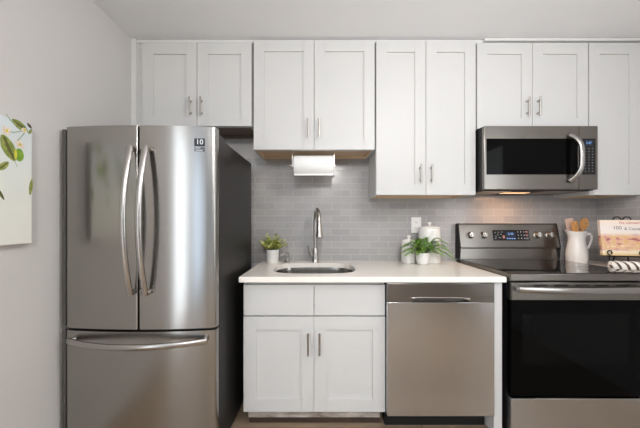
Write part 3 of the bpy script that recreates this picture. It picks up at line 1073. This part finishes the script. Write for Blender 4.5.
hza, hzb = Z(180.5, 1.90), Z(134, 1.90)
for k in range(25):
    u = -1 + 2 * k / 24
    bow = 1 - abs(u) ** 3.6
    pts.append((X(572.5, 1.9) + 0.036 * bow, MY - 0.004 - 0.052 * bow, hza + (hzb - hza) * k / 24))
m = MB()
m.tube(pts, 0.0165, 14, rx=0.012, up=(0, 1, 0))
m.build('handle', HANDLE, dd)
m = MB()
m.use(FILTER).box(MX0 + 0.03, MX0 + 0.22, MY + 0.06, -0.10, MZ0 - 0.004, MZ0 - 0.0005)
m.build('grease_filter', None, mw)
m = MB()
m.use(FILTER).box(MX0 + 0.45, MX1 - 0.05, MY + 0.06, -0.10, MZ0 - 0.004, MZ0 - 0.0005)
m.build('grease_filter', None, mw)
m = MB()
m.box(1.32, 1.50, -0.24, -0.17, MZ0 - 0.003, MZ0 - 0.0005)
lm = m.build('lamp_lens', LENS, mw)
hl = area('hood_lamp', (1.41, -0.205, MZ0 - 0.008), (0, 0, 0), 0.18, 0.07, 2.0, (1.0, 0.55, 0.30))

# ------------------------------------------------------------------ wall outlet
ox, oz = X(416.2, 2.32), Z(225, 2.32)
ow = thing('wall_outlet', (ox, -0.008, oz), 'white outlet plate on the grey tile above the white canisters', 'outlet')
m = MB()
m.box(ox - 0.040, ox + 0.040, -0.0138, -0.0083, oz - 0.063, oz + 0.063, 0.002)
pl = m.build('plate', PLASTW, ow)
for s_ in (-1, 1):
    m = MB()
    zc = oz + s_ * 0.0215
    m.use(PLASTW).box(ox - 0.0165, ox + 0.0165, -0.0155, -0.0136, zc - 0.014, zc + 0.014, 0.001)
    for a in (-0.0065, 0.0065):
        m.use(SLOT).box(ox + a - 0.0012, ox + a + 0.0012, -0.0159, -0.0154, zc - 0.002, zc + 0.007)
    m.use(SLOT).box(ox - 0.002, ox + 0.002, -0.0159, -0.0154, zc - 0.009, zc - 0.005)
    m.build('receptacle', None, ow)

# ------------------------------------------------------------------ canisters, plants
def canister(x, y, r, h, label):
    t = thing('canister', (x, y, 0.915), label, 'canister', 'white ceramic canisters')
    def flute(rr, z, a):
        return rr * (1 + (0.006 * math.cos(18 * a) if 0.02 < z < h - 0.02 else 0)), z, 0
    m = MB()
    m.lathe([(0, 0.0003), (r - 0.006, 0.0003), (r, 0.006), (r, 0.022), (r, h * 0.5), (r, h - 0.022), (r, h - 0.006), (r - 0.003, h - 0.001), (0, h - 0.001)], (x, y, 0.915), 90, fn=flute)
    m.build('jar', CERAM, t)
    m = MB()
    m.lathe([(0, h - 0.0008), (r - 0.001, h - 0.0008), (r + 0.001, h + 0.004), (r - 0.004, h + 0.011), (r * 0.6, h + 0.018), (r * 0.22, h + 0.022), (0.008, h + 0.024),
             (0.008, h + 0.030), (0.015, h + 0.036), (0.016, h + 0.042), (0.011, h + 0.048), (0, h + 0.050)], (x, y, 0.915), 48)
    m.build('lid', CERAM, t)
    return t
canister(X(429.5, 2.232), -0.098, 0.081, 0.262, 'large white ceramic canister with knobbed lid behind the fern')
canister(X(408.8, 2.215), -0.115, 0.054, 0.160, 'small white ceramic canister with its lid half hidden under fern fronds')

def leaf_blade(mb, base, d, up, L, W, n=5, droop=0.0):
    d = Vector(d).normalized()
    s = d.cross(Vector(up))
    if s.length < 1e-4:
        s = d.orthogonal()
    s.normalize()
    nrm = s.cross(d).normalized()
    rows = []
    for k in range(n + 1):
        u = k / n
        c = Vector(base) + d * L * u - Vector((0, 0, 1)) * droop * L * u * u
        wv = W * math.sin(PI * min(1, u * 0.92 + 0.06)) ** 0.8
        rows.append((c - s * wv + nrm * wv * 0.3, c, c + s * wv + nrm * wv * 0.3))
    mb.grid(rows)

# leafy plant at the left end
px_, pyy = X(272.5, 2.205), -0.125
lp = thing('potted_plant', (px_, pyy, 0.915), 'small bushy yellow-green plant in a white pot left of the sink', 'potted plant')
m = MB()
m.lathe([(0, 0.0003), (0.043, 0.0003), (0.045, 0.003), (0.0490, 0.099), (0.0490, 0.103), (0.0455, 0.103), (0.0450, 0.092), (0, 0.092)], (px_, pyy, 0.915), 40)
m.build('pot', CERAMM, lp)
m = MB()
m.lathe([(0.0445, 0), (0.030, 0.004), (0, 0.005)], (px_, pyy, 0.915 + 0.0925), 24)
m.build('soil', SOIL, lp)
random.seed(11)
fo, st = MB(), MB()
for k in range(95):
    a = random.uniform(0, 2 * PI)
    e = random.uniform(0.45, 1.5)
    L = random.uniform(0.06, 0.125) * (0.78 + 0.22 * math.sin(e))
    if a > 0 and math.sin(a) > 0.3:
        L *= 0.8
    d = Vector((math.cos(a) * math.cos(e), math.sin(a) * math.cos(e), math.sin(e)))
    b0 = Vector((px_ + math.cos(a) * 0.018, pyy + math.sin(a) * 0.018, 1.010))
    tip = b0 + d * L + Vector((0, 0, -0.012 * math.cos(e)))
    st.tube([b0, b0 + d * L * 0.5 + Vector((0, 0, 0.004)), tip], [0.0013, 0.001, 0.0007], 5)
    for q in range(7):
        u = 0.4 + 0.6 * q / 6
        p = b0.lerp(tip, u)
        aa = random.uniform(0, 2 * PI)
        ld = Vector((math.cos(aa), math.sin(aa), random.uniform(-0.1, 0.8))) + d * 0.6
        leaf_blade(fo, p, ld, (0, 0, 1), random.uniform(0.016, 0.027), random.uniform(0.006, 0.0095), 4, 0.15)
fo.build('foliage', LEAFY, lp)
st.build('stem', STEMG, lp)

# fern in the round pot
fx_, fyy = X(422.6, 2.125), -0.205
fp = thing('potted_fern', (fx_, fyy, 0.915), 'green fern in a low white pot in front of the canisters', 'potted plant')
m = MB()
m.lathe([(0, 0.0003), (0.030, 0.0003), (0.040, 0.008), (0.0470, 0.035), (0.0480, 0.060), (0.0480, 0.088), (0.0450, 0.088), (0.0440, 0.078), (0, 0.078)], (fx_, fyy, 0.915), 40)
m.build('pot', CERAMM, fp)
m = MB()
m.lathe([(0.0435, 0), (0.028, 0.004), (0, 0.005)], (fx_, fyy, 0.915 + 0.0785), 24)
m.build('soil', SOIL, fp)
random.seed(5)
fo, st = MB(), MB()
fronds = [(186, .150, .065), (194, .165, .035), (200, .150, .075), (208, .150, .02), (215, .13, .06), (224, .125, .085), (232, .11, .03), (188, .11, .085), (204, .10, .10), (-4, .165, .065), (-8, .16, .09), (-14, .175, .035), (-24, .15, .06),
          (-30, .14, .015), (-45, .12, .05), (-70, .08, .06), (-100, .08, .05), (250, .09, .07), (268, .07, .09), (160, .035, .10), (20, .03, .11), (90, .02, .10), (130, .025, .10), (-10, .12, .11), (-20, .10, .085), (-8, .205, .02),
          (-35, .10, .09), (222, .09, .10), (300, .08, .085), (-16, .19, .05), (184, .13, .04)]
for ad, L, hgt in fronds:
    a = math.radians(ad + random.uniform(-5, 5))
    pts = []
    N = 16
    for k in range(N + 1):
        u = k / N
        rr = 0.012 + L * (u ** 0.9)
        zz = 0.088 + hgt * (1.15 * math.sin(PI * 0.62 * u)) - 0.035 * u * u - (0.03 if L > .17 else 0.0) * u ** 3
        pts.append(Vector((fx_ + rr * math.cos(a), fyy + rr * math.sin(a), 0.915 + zz)))
    st.tube(pts, [0.0012] * N + [0.0006], 5)
    for k in range(2, N + 1):
        d = (pts[k] - pts[k - 1]).normalized()
        sd_ = d.cross(Vector((0, 0, 1))).normalized()
        ll = 0.023 * math.sin(PI * (0.12 + 0.8 * k / N)) + 0.004
        for s_ in (-1, 1):
            leaf_blade(fo, pts[k], sd_ * s_ + d * 0.55 + Vector((0, 0, 0.15 + random.uniform(-.15, .25))), (0, 0, 1), ll, 0.0060, 3, 0.25)
        if k == N:
            leaf_blade(fo, pts[k], d, (0, 0, 1), 0.012, 0.003, 3, 0.2)
fo.build('foliage', FERN, fp)
st.build('stem', STEMG, fp)

# ------------------------------------------------------------------ pitcher with utensils
qx, qy = 1.922, -0.140
pi = thing('pitcher', (qx, qy, 0.915), 'white ceramic pitcher holding wooden utensils in the corner beside the range', 'pitcher')
def lip(r, z, a):
    # spout points to -x, pulled out and up near the rim
    f = max(0.0, (z - 0.185) / 0.055)
    s_ = math.exp(-((((a - PI + PI) % (2 * PI)) - PI) / 0.42) ** 2)
    return r * (1 + 0.48 * f * f * s_), z + 0.014 * f * f * s_, 0
PS = 0.85
out_ = [(0, 0.0003), (0.070, 0.0003), (0.074, 0.006), (0.078, 0.03), (0.080, 0.06), (0.077, 0.095), (0.070, 0.13), (0.0635, 0.16), (0.0615, 0.185), (0.064, 0.21), (0.071, 0.235), (0.0725, 0.240)]
in_ = [(0.0690, 0.239), (0.0605, 0.210), (0.0580, 0.185), (0.0600, 0.16), (0.0665, 0.13), (0.0735, 0.095), (0.0760, 0.06), (0.072, 0.012), (0, 0.010)]
m = MB()
m.lathe([(r * PS, z) for r, z in out_ + in_], (qx, qy, 0.915), 56, fn=lip)
m.build('body', CERAM, pi, smooth=60)
m = MB()
hp = [(0.054, 0.196), (0.070, 0.218), (0.092, 0.222), (0.108, 0.206), (0.109, 0.180), (0.098, 0.148), (0.082, 0.118), (0.068, 0.100), (0.062, 0.092)]
P_ = []
for k in range(len(hp) - 1):
    for q in range(4):
        u = q / 4
        P_.append((qx + hp[k][0] * (1 - u) + hp[k + 1][0] * u, qy - 0.006, 0.915 + hp[k][1] * (1 - u) + hp[k + 1][1] * u))
P_.append((qx + hp[-1][0], qy - 0.006, 0.915 + hp[-1][1]))
m.tube(P_, 0.0085, 12, rx=0.0065, up=(0, 1, 0))
m.tube([(qx + 0.066, qy - 0.006, 0.915 + 0.096), (qx + 0.078, qy - 0.006, 0.915 + 0.086), (qx + 0.084, qy - 0.006, 0.915 + 0.090)], [0.007, 0.006, 0.004], 10)
m.build('handle', CERAM, pi)

def lean(x0, y0, z0, x1, y1, z1):
    a = Vector((x0, y0, z0)); b = Vector((x1, y1, z1))
    z = (b - a).normalized()
    x = Vector((1, 0, 0)); x = (x - z * x.dot(z)).normalized()
    y = z.cross(x)
    M = Matrix((x, y, z)).transposed().to_4x4()
    M.translation = a
    return M
B0 = 0.929
# square-headed spatula
M = lean(qx + 0.020, qy + 0.022, B0, qx - 0.024, qy + 0.022, B0 + 0.24)
m = MB()
m.tube([(0, 0, 0), (0, 0, 0.24)], 0.0060, 12, mtx=M)
t = thing('spatula', (qx + 0.020, qy + 0.022, B0), 'square-headed pale pink spatula at the left of the white pitcher', 'spatula')
m.build('handle', WOODU, t)
m = MB()
m.box(-0.032, 0.030, -0.003, 0.003, 0.238, 0.330, 0.002, mtx=M)
tag(m.build('head', WOODP, t), 'pale pink flat head')
# wooden fork in front of it
M = lean(qx + 0.012, qy - 0.022, B0, qx - 0.026, qy - 0.022, B0 + 0.24)
t = thing('wooden_fork', (qx + 0.016, qy - 0.022, B0), 'wooden fork with square tines between the spatula and spoon in the pitcher', 'utensil')
m = MB()
m.tube([(0, 0, 0), (0, 0, 0.212)], 0.0060, 12, mtx=M)
m.build('handle', WOODU, t)
m = MB()
m.box(-0.027, 0.023, -0.003, 0.003, 0.208, 0.250, 0.002, mtx=M)
for q in range(4):
    a = -0.027 + q * 0.0137
    m.box(a, a + 0.0090, -0.003, 0.003, 0.248, 0.308, 0.0015, mtx=M)
m.build('head', WOODU, t)
# wooden spoon leaning right, with a hole
M = lean(qx - 0.034, qy, B0, qx + 0.043, qy + 0.000, B0 + 0.24) @ Matrix.Rotation(0.12, 4, 'Z')
t = thing('wooden_spoon', (qx - 0.034, qy, B0), 'round wooden spoon with a hole leaning right in the pitcher', 'utensil')
m = MB()
m.tube([(0, 0, 0), (0, 0, 0.256)], 0.0060, 12, mtx=M)
m.build('handle', WOODU, t)
m = MB()
bm = m.bm
ringo, ringi = [], []
for side in (-0.0035, 0.0035):
    ro, ri = [], []
    for k in range(32):
        a = 2 * PI * k / 32
        ro.append(bm.verts.new(M @ Vector((0.035 * math.cos(a), side, 0.296 + 0.046 * math.sin(a)))))
        ri.append(bm.verts.new(M @ Vector((0.008 * math.cos(a) + 0.009, side, 0.308 + 0.011 * math.sin(a)))))
    ringo.append(ro); ringi.append(ri)
for k in range(32):
    j = (k + 1) % 32
    bm.faces.new((ringo[0][k], ringo[0][j], ringi[0][j], ringi[0][k]))
    bm.faces.new((ringo[1][k], ringi[1][k], ringi[1][j], ringo[1][j]))
    bm.faces.new((ringo[0][k], ringo[1][k], ringo[1][j], ringo[0][j]))
    bm.faces.new((ringi[0][k], ringi[0][j], ringi[1][j], ringi[1][k]))
bmesh.ops.recalc_face_normals(bm, faces=bm.faces)
m.build('head', WOODU, t)

# ------------------------------------------------------------------ cookbook on iron stand, rolled towel
kx0, ky0, kx1, ky1 = 1.896, -0.370, 2.180, -0.436
krz = math.atan2(ky1 - ky0, kx1 - kx0)
KL = math.hypot(kx1 - kx0, ky1 - ky0)
KZ = 1.003
ktilt = 0.13
# local frame: x along the book, y into the wall, z up the leaning cover
KM = Matrix.Translation((kx0, ky0, KZ)) @ Matrix.Rotation(krz, 4, 'Z') @ Matrix.Rotation(-ktilt, 4, 'X')
KH = 0.240
bk = thing('cookbook', (0, 0, 0), 'cream cookbook with food photo cover on a black stand in the right corner', 'book')
bk.matrix_world = KM
bk.location, bk.rotation_euler = KM.to_translation(), KM.to_euler()
def bpart(name, mb, m=None):
    o = mb.build(name, m)
    o.parent = bk
    return o
m = MB()
m.box(0, KL, 0.0, 0.003, 0, KH, 0.001)
m.box(0, KL, 0.021, 0.024, 0, KH, 0.001)
m.box(0, 0.003, 0.0, 0.024, 0, KH, 0.001)
bpart('cover', m, BOOKC)
m = MB()
m.box(0.003, KL - 0.004, 0.0032, 0.0208, 0.004, KH - 0.004)
bpart('pages', m, PAGES)
m = MB()
m.use(B_RED).text('The Ultimate', 0.022, face_front(0.163, -0.0003, KH - 0.020), 0.0002, shear=0.35)
m.use(B_GREY).text('100', 0.034, face_front(0.098, -0.0003, KH - 0.054), 0.0002)
m.use(B_GREY).text('& Casseroles', 0.027, face_front(0.208, -0.0003, KH - 0.060), 0.0002)
bpart('title', m)

sd = thing('cookbook_stand', ((kx0 + kx1) / 2, (ky0 + ky1) / 2, 0.915), 'black wrought iron easel stand holding up the cookbook', 'book stand')
def L2(x, y, z):
    return KM @ Vector((x, y, z))
def down(p, z):
    return Vector((p.x, p.y, z))
FLOORZ = 0.9155 + 0.004
m = MB()
r_ = 0.0036
for u in (0.040, KL - 0.075):
    a = L2(u, 0.028, 0.15)
    b = L2(u, 0.028, -0.004)
    m.tube([a, b], r_, 10)
    c = L2(u, -0.006, -0.005)
    pts = [b, c]
    # ledge curls up in front of the cover
    for k in range(14):
        an = -PI / 2 + 2 * PI * 0.92 * k / 13
        rr = 0.017 - 0.006 * k / 13
        pts.append(L2(u - 0.001 - rr * math.cos(an) * 0.9, -0.008, 0.019 + rr * math.sin(an) + 0.0))
    m.tube(pts, r_, 10)
    m.tube([L2(u, 0.004, -0.005), down(L2(u, 0.004, -0.005), 0.96), down(L2(u, -0.004, -0.005), FLOORZ)], r_, 10)
m.tube([L2(0.040, 0.010, -0.005), L2(KL - 0.075, 0.010, -0.005)], r_, 10)
m.tube([L2(0.040, 0.028, 0.10), L2(KL - 0.075, 0.028, 0.10)], r_, 10)
m.build('cradle', IRON, sd)
m = MB()
cxm = 0.148
for s_ in (-1, 1):
    pts = [L2(cxm + s_ * 0.012, 0.030, 0.05), L2(cxm + s_ * 0.012, 0.030, 0.20), L2(cxm + s_ * 0.006, 0.030, 0.235)]
    for k in range(18):
        an = PI + 2 * PI * 0.95 * k / 17
        rr = 0.025 - 0.009 * k / 17
        pts.append(L2(cxm + s_ * (0.030 + rr * math.cos(an)), 0.030, 0.247 - 1.0 * rr * math.sin(an) * 0.8))
    m.tube(pts, r_, 10)
m.build('scroll', IRON, sd)
m = MB()
p0 = L2(cxm, 0.031, 0.16)
m.tube([p0, Vector((p0.x + 0.02, p0.y + 0.10, FLOORZ))], r_, 10)
m.tube([L2(cxm, 0.010, -0.005), down(L2(cxm, 0.006, 0), FLOORZ)], r_, 10)
m.build('rear_leg', IRON, sd)

# rolled striped towel
ta, tb = Vector((1.872, -0.435, 0.9452)), Vector((2.165, -0.515, 0.9452))
ax = (tb - ta); TL = ax.length; ax.normalize()
up = Vector((0, 0, 1)); sdv = ax.cross(up).normalized()
m = MB()
bm = m.bm
m.use(TOWEL); m.use(STRIPE)
NU, NV = 150, 40
rows = []
pitch = 0.044
for i in range(NU + 1):
    u = TL * i / NU
    endf = min(1.0, min(u, TL - u) / 0.012 + 0.35)
    row = []
    for k in range(NV):
        a = 2 * PI * k / NV
        ph_ = (u / pitch + a / (2 * PI) * 2.0)
        bumpv = abs(math.sin(PI * ph_)) ** 0.6
        r = (0.0215 + 0.0080 * bumpv) * endf
        row.append(bm.verts.new(ta + ax * u + up * r * math.sin(a) + sdv * r * math.cos(a)))
    rows.append(row)
for i in range(NU):
    for k in range(NV):
        f = bm.faces.new((rows[i][k], rows[i][(k + 1) % NV], rows[i + 1][(k + 1) % NV], rows[i + 1][k]))
        ph_ = (TL * (i + .5) / NU / pitch + 2.0 * (k + .5) / NV)
        f.smooth = True
        f.material_index = 1 if abs(math.sin(PI * ph_)) < 0.52 else 0
bm.faces.new(rows[0]); bm.faces.new(rows[-1][::-1])
bmesh.ops.recalc_face_normals(bm, faces=bm.faces)
tw = m.build('kitchen_towel', None, None, smooth=60)
tag(tw, 'white towel rolled with dark diagonal stripes below the cookbook', 'towel')

# ------------------------------------------------------------------ canvas painting on the left wall
cv = thing('canvas_painting', (ROOM_L, -1.31, 1.41), 'unframed canvas painting of green leaves, fruit and blossoms on the left wall', 'painting')
CX = ROOM_L + 0.033
cy1, cy0, cz0, cz1 = -1.040, -1.58, 1.135, 1.661
m = MB()
m.use(CANVAS_E).box(ROOM_L + 0.001, CX - 0.0005, cy0, cy1, cz0, cz1, 0.002)
m.use(CANVAS).poly([(CX, cy0 + .002, cz0 + .002), (CX, cy1 - .002, cz0 + .002), (CX, cy1 - .002, cz1 - .002), (CX, cy0 + .002, cz1 - .002)])
cb = m.build('canvas', None, cv)
def onc(u, v, lift=0.0008):          # u = m from the right edge, v = m below the top edge
    return Vector((CX + lift, cy1 - u, cz1 - v))
def blade(mb, u0, v0, u1, v1, wd, lift, n=10, asym=1.0):
    a, b = Vector((u0, v0)), Vector((u1, v1))
    d = b - a
    s_ = Vector((-d.y, d.x)).normalized()
    L_, R2 = [], []
    for k in range(n + 1):
        q = k / n
        c = a + d * q
        wv = wd * math.sin(PI * (0.04 + 0.93 * q)) ** 0.75
        L_.append(c + s_ * wv); R2.append(c - s_ * wv * asym)
    mb.poly([onc(p.x, p.y, lift) for p in L_ + R2[::-1]])
m = MB()
def PU(px, py):     # photo pixel -> (u, v) on the canvas face
    d = -CX * 290 / (322 - px)
    return (cy1 - (CAM.y + d), cz1 - (1.234 + (221 - py) * d / 290))
def lf(mt, a, b, wd, lift=0.0010, asym=1.0):
    m.use(mt); blade(m, *PU(*a), *PU(*b), wd, lift, asym=asym)
def line(mt, pts, wd, lift=0.0007):
    m.use(mt)
    Q = [Vector(PU(*p)) for p in pts]
    for a, b in zip(Q[:-1], Q[1:]):
        s_ = Vector((-(b - a).y, (b - a).x)).normalized() * wd
        m.poly([onc(*(a + s_), lift), onc(*(b + s_), lift), onc(*(b - s_), lift), onc(*(a - s_), lift)])
line(A_TWIG, [(6, 114), (11, 121), (19, 129), (30, 133)], 0.002)
line(A_TWIG, [(6, 130), (13, 132.5), (22, 131)], 0.0018)
line(A_TWIG, [(17, 141), (21, 137), (25, 132)], 0.0018)
line(A_TWIG, [(13, 157), (17, 167)], 0.0012)
lf(A_GREEN, (12.0, 119.2), (27.5, 131.5), 0.0165)
lf(A_DARK, (13.0, 120.0), (27.3, 131.3), 0.0055, 0.0013)
lf(A_GREEN, (2.0, 134.5), (14.5, 161), 0.026)
lf(A_DARK, (3.0, 136), (14.0, 160), 0.0070, 0.0013)
lf(A_GREEN, (-2.5, 170), (8.5, 162), 0.0125)
lf(A_DARK, (-2, 169.5), (8.0, 162.4), 0.0035, 0.0013)
lf(A_BROWN, (27, 123), (31.4, 128.5), 0.007)
lf(A_GREEN, (28.5, 134), (31.6, 129), 0.006)
lf(A_GREEN, (29.6, 195), (31.8, 179), 0.008)
lf(A_DARK, (-3, 188), (4, 200), 0.006)
for k, (mt, c, rx_, rz_, lift) in enumerate(((A_LIME, (19.0, 155), 0.0190, 0.0275, 0.0011), (A_YEL, (15.4, 154.2), 0.0060, 0.020, 0.0013))):
    u, v = PU(*c)
    m.use(mt).poly([onc(u + rx_ * math.cos(2 * PI * q / 24), v + rz_ * math.sin(2 * PI * q / 24), lift) for q in range(24)])
random.seed(3)
for (cx_, cy_), mt in (((19.5, 144.5), A_PINK), ((6.3, 130.6), A_PINK), ((24, 130), A_PINK)):
    u, v = PU(cx_, cy_)
    for q in range(7):
        an = 2 * PI * q / 7 + random.uniform(-.2, .2)
        L_ = random.uniform(0.016, 0.026) * (0.55 if cx_ == 24 else 1)
        m.use(mt); blade(m, u, v, u + L_ * math.cos(an), v + L_ * math.sin(an), 0.0052, 0.0016 + q * 0.0001)
    m.use(A_YEL).poly([onc(u + 0.006 * math.cos(2 * PI * q / 12), v + 0.006 * math.sin(2 * PI * q / 12), 0.0026) for q in range(12)])
# the rest of the spray, beyond the left edge of the photograph
for (u0, v0, u1, v1, wd) in ((0.20, 0.05, 0.29, 0.12, 0.02), (0.22, 0.16, 0.34, 0.22, 0.02), (0.33, 0.05, 0.42, 0.10, 0.02), (0.26, 0.30, 0.36, 0.26, 0.016), (0.40, 0.20, 0.48, 0.30, 0.018)):
    m.use(A_GREEN); blade(m, u0, v0, u1, v1, wd, 0.001)
    m.use(A_DARK); blade(m, u0, v0, u1, v1, wd * 0.4, 0.0013)
m.use(A_TWIG)
for (u0, v0, u1, v1) in ((0.14, 0.08, 0.30, 0.13), (0.30, 0.13, 0.45, 0.15)):
    m.poly([onc(u0, v0 - .002, .0007), onc(u1, v1 - .002, .0007), onc(u1, v1 + .002, .0007), onc(u0, v0 + .002, .0007)])
m.build('painted_branch', None, cv, smooth=0)
